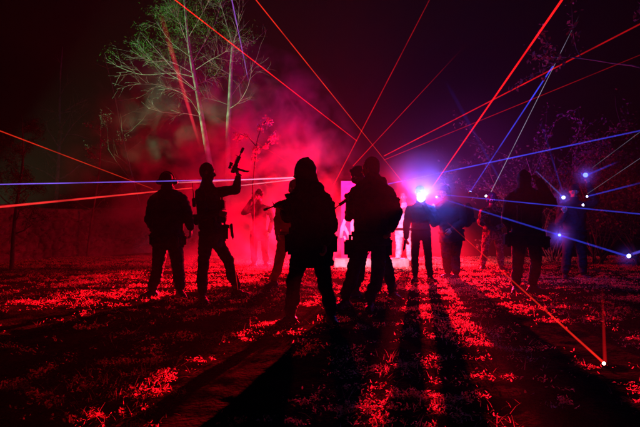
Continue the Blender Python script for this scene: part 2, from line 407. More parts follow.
# ================================================================== ground
def ground():
    bm = bmesh.new()
    ys = []; y = -3.0
    while y < 400:
        ys.append(y); y += .045 if 2 < y < 6 else (.07 if y < 11 and y >= 2 else (.5 if y < 2 else max(.12, (y-10)*.09)))
    us = [i/150*2-1 for i in range(151)]
    rows = []
    for y in ys:
        wd = max(4.5, y*.95) if y < 30 else y*1.5
        row = []
        for u in us:
            x = u*wd
            z = GZ(x, y)
            if y < 30:
                a = noise.noise(Vector((x*4.5, y*4.5, 1))); b = noise.noise(Vector((x*11, y*11, 4))); c = noise.noise(Vector((x*1.9, y*2.3, 8)))
                z += a*.012 + max(0, b)*.014 + abs(c)*.02
            row.append(bm.verts.new((x, y, z)))
        rows.append(row)
    for r0, r1 in zip(rows, rows[1:]):
        for i in range(150): bm.faces.new((r0[i], r0[i+1], r1[i+1], r1[i]))
    m = fabric('soil', (.016, .011, .009), rough=.95, scale=30, var=.5, bump=1.0)
    n = m.node_tree.nodes; n['Principled BSDF'].inputs['Specular IOR Level'].default_value = 0
    for q in n:
        if q.type == 'BUMP': q.inputs['Distance'].default_value = .04
        if q.type == 'TEX_NOISE': q.inputs['Detail'].default_value = 10
    g = from_bm('ground', bm, m, None, True); tag(g, 'bare uneven woodland ground scattered with leaf litter', 'ground', kind='structure')
ground()
def litter():
    bm = bmesh.new()
    n = 0; rnd = random.Random(5)
    while n < 105000:
        d = 2.6+13.5*rnd.random()**1.25; px = rnd.uniform(-60, 700); x = (px-320)/F*d
        q = noise.noise(Vector((x*1.1, d*1.5, 20)))*.4+.5*noise.noise(Vector((x*3.2, d*5.5, 31)))+.45*(.3-abs(noise.noise(Vector((x*7, d*11, 3))))*2)
        if q < rnd.uniform(.1, .30) - max(0, d-5)*.03: continue
        z = GZ(x, d)+.012+.03*abs(noise.noise(Vector((x*1.9, d*2.3, 8))))
        n += 1
        L = rnd.uniform(.003, .0115)*(1+.1*d); W = L*rnd.uniform(.2, .5)
        a = rnd.uniform(0, 6.283); t = rnd.uniform(-.3, .9)
        ax = Vector((math.cos(a)*math.cos(t), math.sin(a)*math.cos(t), math.sin(t)))
        sd = Vector((-math.sin(a), math.cos(a), rnd.uniform(-.5, .5))).normalized()
        up = ax.cross(sd).normalized()*rnd.choice((-1, 1))
        c = Vector((x, d, z+rnd.random()**2*.03))
        p = [c-ax*L-sd*W*.1, c-ax*L*.2+sd*W-up*W*.5, c+ax*L*.3+sd*W*.9+up*L*.1, c+ax*L+up*L*.35, c+ax*L*.3-sd*W*.9+up*L*.1, c-ax*L*.2-sd*W-up*W*.5]
        v = [bm.verts.new(k) for k in p]
        mid0 = bm.verts.new(c-ax*L*.2+up*W*.4); 
        bm.faces.new((v[0], v[1], mid0)); bm.faces.new((v[1], v[2], v[3], mid0)); bm.faces.new((v[3], v[4], v[5], mid0)); bm.faces.new((v[5], v[0], mid0))
    o = from_bm('leaf_litter', bm, leafmat('dead_leaves', (.7, .45, .28), .5))
    tag(o, 'curled dead leaves lying in patches over the ground', 'leaf litter', kind='stuff')
    bm = bmesh.new(); n = 0
    while n < 3500:                                        # dry grass stems and twigs
        d = 2.6+12*rnd.random()**1.2; px = rnd.uniform(-60, 700); x = (px-320)/F*d
        q = noise.noise(Vector((x*1.1, d*1.5, 20)))+.6*noise.noise(Vector((x*3.6, d*4.2, 31)))
        if q < rnd.uniform(.0, .5): continue
        n += 1; a = rnd.uniform(0, 6.283); L = rnd.uniform(.03, .1)*(1+.03*d); t = rnd.uniform(.05, 1.0)
        c = Vector((x, d, GZ(x, d)+.01+.03*abs(noise.noise(Vector((x*1.9, d*2.3, 8))))))
        ax = Vector((math.cos(a)*math.cos(t), math.sin(a)*math.cos(t), math.sin(t))); sd = Vector((-math.sin(a), math.cos(a), 0))
        wv = .0016*(1+.12*d)
        pts = [c, c+ax*L*.5+Z*L*.1, c+ax*L]
        vs = []
        for i, p in enumerate(pts):
            k = wv*(1-i*.35); vs.append((bm.verts.new(p+sd*k), bm.verts.new(p-sd*k)))
        for i in (0, 1): bm.faces.new((vs[i][0], vs[i][1], vs[i+1][1], vs[i+1][0]))
    o = from_bm('dry_grass', bm, leafmat('straw', (.42, .32, .2), .4))
    tag(o, 'short dry grass stems and twigs among the dead leaves', 'dry grass', kind='stuff')
litter()
# ================================================================== low rubble wall
def rubble_wall():
    a, b = Vector((-11.2, 8.4, 0)), Vector((-2.6, 26.2, 0)); L = (b-a).length; d = (b-a)/L; nrm = Vector((d.y, -d.x, 0))
    NX, NZ = 420, 38
    bm = bmesh.new(); H = 1.5
    def P(i, j, off):
        s = i/NX*L; h = j/NZ*H
        q = Vector((s*3.1, h*4.2, off*5)); ds, ps = noise.voronoi(q)
        e = min(.5, ds[1]-ds[0])
        top = .08*noise.noise(Vector((s*.8, 0, off)))+.05*noise.cell(Vector((s*3, 0, 2)))
        z = h*(1+top/H) if j else -.1
        return a+d*s+nrm*(off+(math.copysign(1, off))*(min(e, .18)*.3+.02*noise.noise(q*3)))+Z*z
    fr = [[bm.verts.new(P(i, j, .22)) for j in range(NZ+1)] for i in range(NX+1)]
    bk = [[bm.verts.new(P(i, j, -.22)) for j in (0, NZ)] for i in range(NX+1)]
    for i in range(NX):
        for j in range(NZ): bm.faces.new((fr[i][j], fr[i+1][j], fr[i+1][j+1], fr[i][j+1]))
        bm.faces.new((fr[i][NZ], fr[i+1][NZ], bk[i+1][1], bk[i][1])); bm.faces.new((bk[i][0], bk[i][1], bk[i+1][1], bk[i+1][0]))
    for i in (0, NX):
        bm.faces.new([fr[i][j] for j in range(NZ+1)]+[bk[i][1], bk[i][0]])
    o = from_bm('rubble_wall', bm, fabric('rubble', (.1, .09, .08), rough=.95, scale=25, var=.4, bump=.8), None, False)
    tag(o, 'low rubble stone wall running back behind the players on the left', 'stone wall')
rubble_wall()
# ================================================================== trees and plants
def leaf_faces(bm, pts, size, rnd, needle=False):
    for p in pts:
        L = size*rnd.uniform(.6, 1.4); W = L*(.12 if needle else .5)
        a = Vector((rnd.gauss(0, 1), rnd.gauss(0, 1), rnd.gauss(0, 1))).normalized(); u, v = perp(a)
        th = rnd.uniform(0, 6.28); s = u*math.cos(th)+v*math.sin(th)
        vs = [bm.verts.new(p+q) for q in (-a*L, s*W, a*L, -s*W)]
        bm.faces.new(vs)
def grow(bm, p, d, L, r, depth, rnd, tips, grav=-.03, n=6, spread=.55, kids=(3, 5)):
    pts = [p.copy()]; rad = [r]; q = p.copy(); dd = d.normalized()
    for i in range(n):
        dd = (dd+Vector((rnd.gauss(0, .12), rnd.gauss(0, .12), rnd.gauss(0, .1)+grav))).normalized()
        q = q+dd*L/n; pts.append(q.copy()); rad.append(max(.0016, r*(1-.75*(i+1)/n)))
    tube(bm, pts, rad, 5 if r < .03 else 8)
    if depth == 0:
        tips += pts[1:]; return
    for c in range(rnd.randint(*kids)):
        t = rnd.uniform(.25, .98); i = min(n-1, int(t*n)); b = pts[i].lerp(pts[i+1], t*n-i)
        ax = (pts[i+1]-pts[i]).normalized(); u, v = perp(ax); th = rnd.uniform(0, 6.28)
        nd = (ax*(1-spread*.4)+(u*math.cos(th)+v*math.sin(th))*spread*1.3).normalized()
        grow(bm, b, nd, L*rnd.uniform(.4, .65), max(.003, rad[i]*.55), depth-1, rnd, tips, grav, max(4, n-1), spread, kids)
bark = fabric('bark', (.30, .29, .26), rough=.9, scale=35, var=.5, bump=.8)
darkbark = fabric('dark_bark', (.10, .085, .07), rough=.9, scale=30, var=.4, bump=.8)
def limb_px(bm, pts, D, r0, r1, rnd, tips, sub=8, depth=1, kl=.55):
    """a limb along measured points, with side twigs"""
    P = []
    for a, b in zip(pts, pts[1:]):
        for i in range(4):
            t = i/4; P.append(U(a[0]+(b[0]-a[0])*t, a[1]+(b[1]-a[1])*t, D+(a[2]+(b[2]-a[2])*t)))
    P.append(U(pts[-1][0], pts[-1][1], D+pts[-1][2]))
    for k in range(2):
        P = [P[0]]+[(P[i-1]+P[i]*2+P[i+1])/4 for i in range(1, len(P)-1)]+[P[-1]]
    R = [r0+(r1-r0)*i/(len(P)-1) for i in range(len(P))]
    tube(bm, P, R, 8)
    for c in range(sub):
        i = rnd.randint(max(1, len(P)//4), len(P)-2); ax = (P[i+1]-P[i]).normalized(); u, v = perp(ax); th = rnd.uniform(0, 6.28)
        grow(bm, P[i], (ax*.8+(u*math.cos(th)+v*math.sin(th))*.7+Z*.2).normalized(), kl*rnd.uniform(.5, 1.3), max(.004, R[i]*.5), depth, rnd, tips, .0, 5, .5, (2, 4))
    tips.extend(P[len(P)//2:])
    return P
def lit_tree():
    rnd = random.Random(3); D = 18; base = U(222, 254, D); base.z = -.1
    r = empty('tree', base, 'pale birch like tree with thin green foliage, lit from below by a white lamp', 'tree')
    bm = bmesh.new(); tips = []
    limb_px(bm, [(222, 256, 0), (210, 165, 0), (203, 125, 0), (198, 95, 0), (190, 55, 0), (186, 20, 0), (183, -20, 0), (180, -70, 0)], D, .115, .014, rnd, tips, 0)
    tr = from_bm('trunk', bm, bark, None, True)
    bm = bmesh.new(); tips = []
    for k, (pts, r0) in enumerate((
        ([(200, 93, 0), (180, 76, -.4), (160, 54, -.9), (140, 32, -1.2)], .03), ([(197, 78, 0), (175, 72, .3), (142, 76, .8), (116, 66, 1.2)], .026),
        ([(201, 95, 0), (185, 82, .5), (160, 70, 1), (140, 46, 1.3)], .03), ([(204, 117, 0), (185, 113, -.3), (165, 113, -.7), (148, 108, -1)], .026),
        ([(196, 75, 0), (170, 60, -.3), (150, 62, -.8), (130, 50, -1)], .024), ([(193, 62, 0), (205, 42, .3), (215, 25, .6), (222, 0, 1)], .026),
        ([(188, 38, 0), (200, 18, -.4), (212, -5, -.9)], .02), ([(187, 30, 0), (172, 14, .4), (160, -10, .7)], .02), ([(192, 58, 0), (170, 42, .3), (155, 20, .5)], .022),
        ([(195, 70, 0), (210, 60, -.5), (226, 52, -.9), (236, 40, -1)], .02), ([(198, 84, 0), (212, 78, .5), (222, 70, .8)], .02), ([(190, 50, 0), (180, 25, -.6), (172, -5, -1)], .02),
        ([(203, 120, 0), (190, 98, .3), (172, 88, .6), (158, 90, .9)], .022), ([(199, 90, 0), (180, 92, -.6), (160, 84, -1.2), (135, 84, -1.5)], .02))):
        limb_px(bm, pts, D, r0*.62, .004, rnd, tips, 12, 1, .7)
    br = from_bm('branch_work', bm, bark, None, True)
    bm = bmesh.new(); pts = []
    for p in tips:
        if p.z > 6.3+(.5 if p.x < -5.9 else 0):
            for _ in range(5): pts.append(p+Vector((rnd.gauss(0, .12), rnd.gauss(0, .12), rnd.gauss(0, .12))))
    for _ in range(5200):
        c = U(rnd.gauss(184, 17), rnd.gauss(22, 22), D+rnd.gauss(0, .9))
        if noise.noise(c*1.6) > -.05: pts.append(c)
    pts = [p for p in pts if noise.noise(p*1.3+X*9) > -.22]
    leaf_faces(bm, pts, .045, rnd, True)
    cr = from_bm('crown', bm, leafmat('green_leaves', (.07, .26, .05), .4))
    for o in (tr, br, cr):
        for v in o.data.vertices: v.co -= base
        o.parent = r
lit_tree()
def second_tree():
    rnd = random.Random(8); D = 20.5; base = U(227, 250, D); base.z = -.1
    r = empty('tree', base, 'bare forked pale tree standing just behind the green lit one', 'tree')
    bm = bmesh.new(); tips = []
    limb_px(bm, [(226, 252, 0), (228, 165, 0), (228, 130, 0), (230, 100, 0), (231, 70, 0), (233, 44, 0)], D, .12, .06, rnd, tips, 0)
    tr = from_bm('trunk', bm, bark, None, True); bm = bmesh.new()
    for pts, r0 in (([(233, 45, 0), (226, 22, .3), (218, -5, .5), (212, -30, .6)], .035), ([(233, 45, 0), (238, 28, -.2), (240, -10, -.4)], .04), ([(229, 109, 0), (240, 102, -.4), (249, 86, -.7), (253, 60, -1)], .035),
        ([(230, 98, 0), (244, 78, .3), (256, 62, .7), (262, 40, 1)], .03), ([(231, 75, 0), (215, 66, -.4), (206, 58, -.7)], .02), ([(229, 105, 0), (215, 100, .4), (203, 98, .7)], .016), ([(232, 58, 0), (245, 45, .4), (260, 38, .8)], .022)):
        limb_px(bm, pts, D, r0*.6, .004, rnd, tips, 9, 1, .7)
    br = from_bm('branch_work', bm, bark, None, True)
    for o in (tr, br):
        for v in o.data.vertices: v.co -= base
        o.parent = r
second_tree()
def bare(base, H, lean, label, seed, r=.06, mat=None, kids=(3, 5), leaves=0, leafm=None, name='tree', cat='tree', grp=None, size=.03, needle=False, start=.3, depth=2):
    rnd = random.Random(seed); root = empty(name, base, label, cat, grp)
    bm = bmesh.new(); n = 12
    P = [Vector((lean[0]*t*H+.08*math.sin(t*7+seed)*t, lean[1]*t*H, t*H-.05)) for t in [i/n for i in range(n+1)]]
    tube(bm, P, [r*(1-.8*i/n) for i in range(n+1)], 9); from_bm('trunk', bm, mat or darkbark, root, True)
    bm = bmesh.new(); tips = []
    for i in range(16):
        t = start+(1-start)*rnd.random(); k = min(n-1, int(t*n)); th = rnd.uniform(0, 6.28)
        grow(bm, P[k], Vector((math.cos(th), math.sin(th), rnd.uniform(.2, 1.0))).normalized(), H*.3*(1.25-t)*rnd.uniform(.6, 1.3), r*.4*(1.1-t*.7), depth-1, rnd, tips, .01, 6, .5, kids)
    from_bm('branch_work', bm, mat or darkbark, root, True)
    if leaves:
        bm = bmesh.new(); pts = []
        for _ in range(leaves):
            p = rnd.choice(tips); pts.append(p+Vector((rnd.gauss(0, .05), rnd.gauss(0, .05), rnd.gauss(0, .05))))
        leaf_faces(bm, pts, size, rnd, needle); from_bm('crown', bm, leafm, root)
    return root
green = leafmat('dark_green_leaves', (.06, .09, .035), .4)
dull = leafmat('dull_leaves', (.14, .12, .1), .4)
bare(Vector((-6.3, 20, 0)), 7.5, (-.25, 0), 'thin dark sapling leaning left between the lit tree and the wall', 21, .04)
bare(Vector((-6.6, 11.4, 0)), 3.4, (.08, 0), 'bushy green young tree at the left edge, above the wall', 22, .05, leaves=3500, leafm=green, needle=True, size=.05)
bare(Vector((-6.9, 15.8, 0)), 4.4, (.12, 0), 'thin grey twiggy tree with sparse leaves behind the stone wall', 23, .04, leaves=900, leafm=dull)
bare(Vector((-12.0, 24, 0)), 9, (.05, 0), 'tall bare dark tree far behind the left end of the wall', 24, .12)
bare(Vector((4.9, 7.6, 0)), 6.4, (-.13, -.12), 'dark tree whose leafy twigs hang in the upper right corner', 26, .09, leaves=2600, leafm=dull, start=.5, size=.035)
def bush(px, D, hw, H, label, seed):
    rnd = random.Random(seed); b = U(px, 222, D); b.z = -.03; root = empty('bush', b, label, 'bush', 'bushes behind the players on the right')
    bm = bmesh.new(); tips = []
    for i in range(12):
        th = rnd.uniform(0, 6.28); grow(bm, Vector((rnd.uniform(-.15, .15), rnd.uniform(-.15, .15), 0)), Vector((math.cos(th)*.5*hw, math.sin(th)*.5, 1.1)), H*rnd.uniform(.7, 1.05), .02, 2, rnd, tips, -.01, 7, .6, (3, 4))
    from_bm('stem', bm, darkbark, root, True)
    bm = bmesh.new(); pts = []
    for _ in range(5200):
        p = rnd.choice(tips); p = p+Vector((rnd.gauss(0, .09), rnd.gauss(0, .09), rnd.gauss(0, .09)))
        if noise.noise(p*2+X*seed) > -.15: pts.append(p)
    leaf_faces(bm, pts, .04, rnd); from_bm('foliage', bm, leafmat('bush_leaves', (.08, .07, .06), .4), root)
bush(556, 14.5, 1.1, 3.1, 'tall twiggy bush behind the hooded player with the raised arm', 41)
bush(598, 13.6, 1.2, 3.0, 'rounded bush behind the player holding up the added torch', 42)
bush(640, 13.0, 1.1, 3.0, 'leafy bush cut off by the right edge of the picture', 43)
def red_sapling():
    rnd = random.Random(12); D = 12.5; b = U(254, 250, D); b.z = -.05
    root = empty('sapling', b, 'small sapling with clumped red lit shoots above the raised gun', 'sapling')
    bm = bmesh.new(); tips = []
    for pts, r0 in (([(254, 262, 0), (254, 220, 0), (253, 185, 0), (255, 160, 0), (256, 148, 0)], .022), ([(256, 148, 0), (258, 138, 0), (262, 126, 0), (266, 121, 0)], .02), ([(256, 150, 0), (266, 147, .1), (273, 138, .1)], .018), ([(256, 146, 0), (248, 137, 0), (240, 134, -.1), (237, 140, -.1)], .012)):
        P = [U(a[0], a[1], D+a[2]) for a in pts]; tube(bm, P, [r0*(1-.4*i/(len(P)-1)) for i in range(len(P))], 7)
    t = from_bm('trunk', bm, darkbark)
    bm = bmesh.new(); pts = []
    for cx, cy, n, s in ((266, 121, 110, .07), (260, 128, 60, .04), (273, 138, 90, .06), (266, 147, 40, .04), (255, 150, 60, .05), (255, 160, 50, .05), (238, 137, 60, .06), (246, 136, 40, .04)):
        c = U(cx, cy, D)
        for _ in range(n): pts.append(c+Vector((rnd.gauss(0, s), rnd.gauss(0, s), rnd.gauss(0, s))))
    leaf_faces(bm, pts, .032, rnd); c = from_bm('foliage', bm, leafmat('young_leaves', (.6, .5, .42), .5))
    for o in (t, c):
        for v in o.data.vertices: v.co -= b
        o.parent = root
red_sapling()
# ================================================================== painted board and plank
def board():
    D = 14.0; a = U(341, 222, D); b = U(384, 222, D); zt = U(0, 181, D).z
    base = Vector(((a.x+b.x)/2, D, 0)); r = empty('painted_board', base, 'upright pale board with white splashes of paint behind the central pair', 'board')
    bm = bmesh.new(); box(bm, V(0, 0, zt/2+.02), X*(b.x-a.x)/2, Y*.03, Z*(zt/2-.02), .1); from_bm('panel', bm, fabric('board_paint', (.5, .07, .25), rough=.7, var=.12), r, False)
    for s in (-1, 1):
        bm = bmesh.new(); box(bm, V(s*(b.x-a.x)*.42, .28, .5), X*.03, V(0, .25, -.5), V(0, .03, .015), .1); from_bm('brace', bm, fabric('brace_wood', (.2, .13, .08)), r, False)
    rnd = random.Random(2); bm = bmesh.new()
    def stroke(pts, wd):
        P = [U(x, y, D-.036)-base for x, y in pts]
        tube(bm, P, [wd]*len(P), 8)
    for pts, wd in (([(341, 238), (342, 228), (345, 220), (349, 218)], .05), ([(343, 224), (347, 232), (350, 239)], .045), ([(352, 218), (352, 228), (353, 240)], .05), ([(353, 217), (357, 219), (359, 228), (357, 238), (353, 240)], .05),
                    ([(345, 219), (352, 217)], .045), ([(341, 230), (346, 229)], .04), ([(344, 236), (346, 241)], .03)):
        stroke(pts, wd)
    for v in bm.verts: v.co.y = (v.co.y+.036)*.12-.036
    from_bm('paint_mark', bm, fabric('white_paint', (.85, .82, .75), rough=.5, var=.05), r, True)
board()
def plank():
    D = 12.6; a = U(334, 222, D); b = U(408, 222, D); r = Vector(((a.x+b.x)/2, D, 0))
    bm = bmesh.new(); box(bm, V(0, 0, .1), X*(b.x-a.x)/2, Y*.2, Z*.11, .08)
    o = from_bm('timber_step', bm, fabric('pale_timber', (.55, .42, .3), rough=.8, scale=25, var=.35), None, False); o.location = r
    tag(o, 'long pale timber step lying at the foot of the painted board', 'timber')
plank()
# ================================================================== the players
dn = Vector((0, 0, -1))
N = lambda *a: Vector(a)
# broad figure in hooded collar, left end
p1 = person('stocky player in dark jacket and cap with arms held low, leftmost of all', 7.5,
  dict(head=(167, 182), neck=(168, 194), s1=(155, 201, 0), s2=(182, 201, 0), e1=(150, 220, .05), e2=(188, 217, 0), w1=(156, 233, .22), w2=(190.5, 228, .05),
       h1=(161, 240), h2=(175, 240), k1=(158, 267, 0), k2=(178, 266, 0), a1=(153, 290, 0), a2=(180, 291, 0), t1=(-.6, -.6, 0), t2=(.5, -.8, 0)),
  (-.35, .94, 0), collar=1.1, topmat='dark', legmat='dark', head='cap', hem=.06, bulk=1.25, legb=1.08, voxel=.008, vest=False,
  hands=((N(.7, .5, -.4), N(0, -1, .3), N(0, 0, 1)), 30) and (((N(.7, .5, -.4), N(0, -1, .3), N(0, 0, 1)), 30), ((N(.12, 0, -1), N(1, -.1, .1), N(0, 1, 0)), 22)),
  extras=((154, 240, -.02, .05, .09, .08), (183, 241, 0, .055, .085, .07), (165, 242, -.17, .06, .08, .03), (175, 242, -.17, .05, .08, .03)))
# tall figure with raised gun
p2 = person('tall slim player in balaclava raising a short gun with a bent arm', 7.2,
  dict(head=(207, 172), neck=(207, 184), s1=(200, 193, -.12), s2=(215, 192, .12), e1=(204, 216, -.2), e2=(236, 189.5, .1), w1=(218, 213, -.16), w2=(238, 177, .1),
       h1=(206, 238, -.09), h2=(216, 238, .09), k1=(203, 268, -.12), k2=(229, 262, .15), a1=(202.5, 298, -.2), a2=(236, 289, .42), t1=(.35, -.7, 0), t2=(1, -.1, 0)),
  (1, .1, -.02), topmat='black', legmat='black', head='balaclava', hem=.05, bulk=.92, legb=.92, voxel=.008, vest=True,
  hands=(((N(.9, .2, -.2), N(0, -1, 0), N(0, 0, 1)), 45), ((N(.05, 0, 1), N(1, 0, .1), N(0, -1, 0)), 75)),
  extras=((224.5, 233, .1, .05, .11, .05), (222, 205, 0, .04, .07, .06), (223, 219, 0, .045, .05, .06)))
pistol(U(229, 227, 7.2+.1), N(.12, -.1, -1), 'dark pistol in the thigh holster of the player with the raised arm')
rg = rifle(U(237.5, 173, 7.28), N(.4, 0, .9), 'short blaster pointed up at the sky in a raised hand', up=N(-.9, 0, .42), stock=False, s=.5, fat=2.0, supp=True)
# hooded figure
p3 = person('hooded player in long dark coat aiming a rifle to the left, in the middle', 5.6,
  dict(head=(304, 172), neck=(306, 188), s1=(293, 203, .14), s2=(324, 201, -.12), e1=(288, 216, .25), e2=(331, 226, -.2), w1=(284.5, 209, -.02), w2=(325, 243, -.3),
       h1=(302, 250), h2=(320, 250), k1=(293.5, 283, 0), k2=(325, 284, 0), a1=(290.5, 316, 0), a2=(331, 318, .02), t1=(-.6, -.6, 0), t2=(.25, -.9, 0)),
  (-.9, .3, -.05), collar=1.05, topmat='black', legmat='dark', head='hood', hem=.17, bulk=1.16, flare=.02, legb=.95, voxel=.008, vest=False,
  hands=(((N(-.8, -.1, .3), N(0, .2, -1), N(0, -1, 0)), 70), ((N(.1, 0, -1), N(1, -.1, 0), N(0, 1, 0)), 40)),
  extras=((331, 245, -.05, .065, .11, .09), (331, 208, -.05, .04, .07, .06), (290, 244, .02, .05, .11, .08), (333, 222, 0, .035, .06, .05), (311, 225, -.2, .09, .13, .04)))
rifle(U(300, 202.5, 5.6), N(-.93, -.12, -.36), 'rifle with scope held level at chest height by the hooded player', s=.62, stock=True, fat=1.45)
# short haired figure
p4 = person('bare headed player in a bulky jacket, back turned, aiming left beside a helmeted partner', 6.5,
  dict(head=(370.5, 168), neck=(371, 181), s1=(357, 193, .1), s2=(387, 193, -.1), e1=(353, 213, .2), e2=(396, 212, -.1), w1=(350, 201, .05), w2=(391, 229, -.22),
       h1=(363, 240), h2=(379, 240), k1=(353.5, 268, 0), k2=(378, 271, 0), a1=(345.5, 300, .1), a2=(370, 306, -.1), t1=(-.5, -.7, 0), t2=(-.2, -.9, 0)),
  (-.85, .5, 0), collar=1.0, topmat='navy', legmat='navy', head='hair', hem=.05, bulk=1.25, legb=1.0, voxel=.008,
  hands=(((N(-.6, -.1, .5), N(0, .3, -1), N(0, -1, 0)), 70), ((N(-.3, -.2, -1), N(1, -.1, 0), N(0, 1, 0)), 40)),
  extras=((350, 249, .02, .07, .11, .09), (387, 248, .02, .055, .12, .08), (395, 205, -.05, .05, .09, .09), (372, 215, -.19, .1, .13, .05)))
rifle(U(356, 198, 6.58), N(-.85, -.1, -.62), 'compact rifle pointed down to the left in front of the bare headed player', s=.5, stock=False, fat=1.5)
p4b = person('helmeted player half hidden behind the bare headed one, weapon tucked in', 7.5,
  dict(head=(358.5, 176), neck=(361, 188), s1=(352, 198, 0), s2=(376, 198, .1), e1=(349, 217, -.1), e2=(383, 218, .1), w1=(355, 207, -.3), w2=(372, 230, -.15),
       h1=(362, 240), h2=(376, 240), k1=(360, 266, 0), k2=(387, 265, 0), a1=(356, 292, .1), a2=(392, 290, -.1), t1=(-.7, -.7, 0), t2=(.4, -.8, 0)),
  (-.8, -.4, 0), topmat='dark', legmat='dark', head='helmet', hem=.05, bulk=1.0, voxel=.009)
# torch bearer
p5 = person('slim player holding a dazzling blue torch at face height', 9.8,
  dict(head=(420, 193), neck=(420, 203), s1=(409.5, 209), s2=(431, 209), e1=(406.5, 225), e2=(434, 224, -.1), w1=(406, 238.5), w2=(424, 204.5, -.34),
       h1=(416, 233), h2=(426, 233), k1=(415, 255), k2=(428, 255), a1=(415, 274), a2=(430, 273), t1=(-.4, -.9, 0), t2=(.4, -.9, 0)),
  (0, -1, 0), topmat='dark', legmat='dark', head='beanie', hem=.08, bulk=.98, legb=.9, voxel=.01, vest=False,
  hands=(((N(0, 0, -1), N(-1, 0, 0), N(0, -1, 0)), 60), ((N(-.5, -.2, .6), N(0, 1, 0), N(0, -.2, 1)), 80)))
pistol(U(406, 242.5, 9.78), N(-.15, -.2, -1), 'pistol hanging muzzle down in the hand of the torch bearer')
torch(U(421, 198, 9.35), N(-.02, -1, -.02), 'dazzling blue white torch shining straight at the camera', (.35, .45, 1), 14, r0=.07, size=1.3)
# bulky with backpack
p6 = person('bulky player in cap and ear defenders turned to the torch bearer', 10.2,
  dict(head=(445, 192), neck=(447, 203), s1=(438, 209, .12), s2=(460, 208, -.1), e1=(436, 222, .0), e2=(463, 223, -.1), w1=(433, 210, -.25), w2=(452, 230, -.25),
       h1=(446, 235), h2=(457, 235), k1=(446, 255), k2=(455, 256), a1=(448, 271, .1), a2=(456, 272, -.1), t1=(-.8, -.5, 0), t2=(-.7, -.6, 0)),
  (-.85, -.4, 0), collar=1, topmat='black', legmat='black', head='cap', hem=.12, bulk=1.25, legb=1.15, voxel=.01)
backpack(U(467, 215, 10.35), math.radians(-70), 'bulging dark backpack on the player with ear defenders', .95)
# camouflaged one
p7 = person('player in pink lit camouflage facing the camera with a small head lamp', 11.9,
  dict(head=(492, 199), neck=(492, 207), s1=(483, 211), s2=(502, 211), e1=(480, 222, -.05), e2=(506, 222, -.05), w1=(489, 230, -.25), w2=(497, 228, -.25),
       h1=(487, 234), h2=(497, 234), k1=(485, 250), k2=(500, 250), a1=(483, 265), a2=(501, 265), t1=(-.5, -.9, 0), t2=(.4, -.9, 0)),
  (-.2, -1, 0), topmat='camo', legmat='camo', head='helmet', hem=.06, bulk=1.0, voxel=.011, vest=True,
  hands=(((N(.5, -.2, -.5), N(0, -1, 0), N(0, 0, 1)), 60), ((N(-.5, -.2, -.3), N(0, -1, 0), N(0, 0, 1)), 60)))
rifle(U(488, 229, 11.6), N(.8, -.1, -.45), 'rifle held across the waist by the camouflaged player', s=.8)
torch(U(486, 196, 11.6), N(-.5, -.8, .1), 'small white lamp clipped to the helmet of the camouflaged player', (.8, .85, 1), 12, 'head_lamp', .022, .4)
# dark hooded one on the right
p8 = person('large dark hooded player on the right raising one hand to the head', 8.0,
  dict(head=(524, 180), neck=(525, 192), s1=(511, 200), s2=(540, 199), e1=(507, 219, .05), e2=(551, 203, -.05), w1=(513, 231, .25), w2=(539, 181, -.1),
       h1=(519, 238), h2=(534, 238), k1=(518, 263), k2=(536, 262), a1=(516, 286), a2=(533, 287), t1=(-.4, -.8, 0), t2=(.4, -.8, 0)),
  (.3, .9, 0), collar=1.15, topmat='black', legmat='dark', head='hood', hem=.1, bulk=1.3, legb=1.05, voxel=.009,
  hands=(((N(.6, .5, -.3), N(0, -1, 0), N(0, 0, 1)), 40), ((N(-.5, .1, .6), N(0, -1, .2), N(.4, 0, -1)), 35)),
  extras=((508, 240, 0, .06, .1, .08), (545, 243, 0, .055, .1, .08), (526, 215, -.2, .13, .17, .07)))
# far right
p9 = person('shadowy player at far right holding an added blue torch above the shoulder', 10.2,
  dict(head=(574, 191), neck=(574, 201), s1=(563, 207), s2=(586, 206), e1=(559, 222), e2=(595, 202, -.1), w1=(565, 213, -.3), w2=(588, 184, -.2),
       h1=(569, 235), h2=(580, 235), k1=(567, 254), k2=(582, 254), a1=(565, 272), a2=(583, 272), t1=(-.4, -.9, 0), t2=(.4, -.9, 0)),
  (-.3, -.9, 0), topmat='dark', legmat='dark', head='beanie', hem=.1, bulk=1.15, legb=1.1, voxel=.011, vest=False,
  hands=(((N(-.3, -.3, .6), N(0, -1, 0), N(0, 0, 1)), 60), ((N(-.2, -.2, 1), N(.4, -1, 0), N(0, -.5, 1)), 70)))
torch(U(559.5, 235, 9.8), N(-.3, -1, 0), 'small added blue glow standing in for a lens ghost at the hip of the far right player', (.12, .2, 1), 5, 'added_glow', .026, .5)  # no lamp hangs here; glowing lens added in place of a lens ghost
torch(U(585.5, 175, 9.85), N(-.3, -1, .1), 'added blue ringed torch, for a lens ghost, held up above the far right player', (.12, .2, 1), 3, r0=.042)  # torch added where only a lens ghost shows
torch(U(563.5, 197.5, 9.8), N(-.4, -.8, .2), 'white blue torch at the chest of the far right player', (.4, .6, 1), 8, r0=.03)
torch(U(583, 205, 9.85), N(.1, -1, 0), 'small lavender torch clipped on the far right player', (.6, .6, 1), 12, r0=.022)
torch(U(587, 196.5, 9.85), N(.3, -1, 0), 'tiny lamp on the shoulder of the far right player', (.35, .4, 1), 8, 'shoulder_lamp', .022, .5)
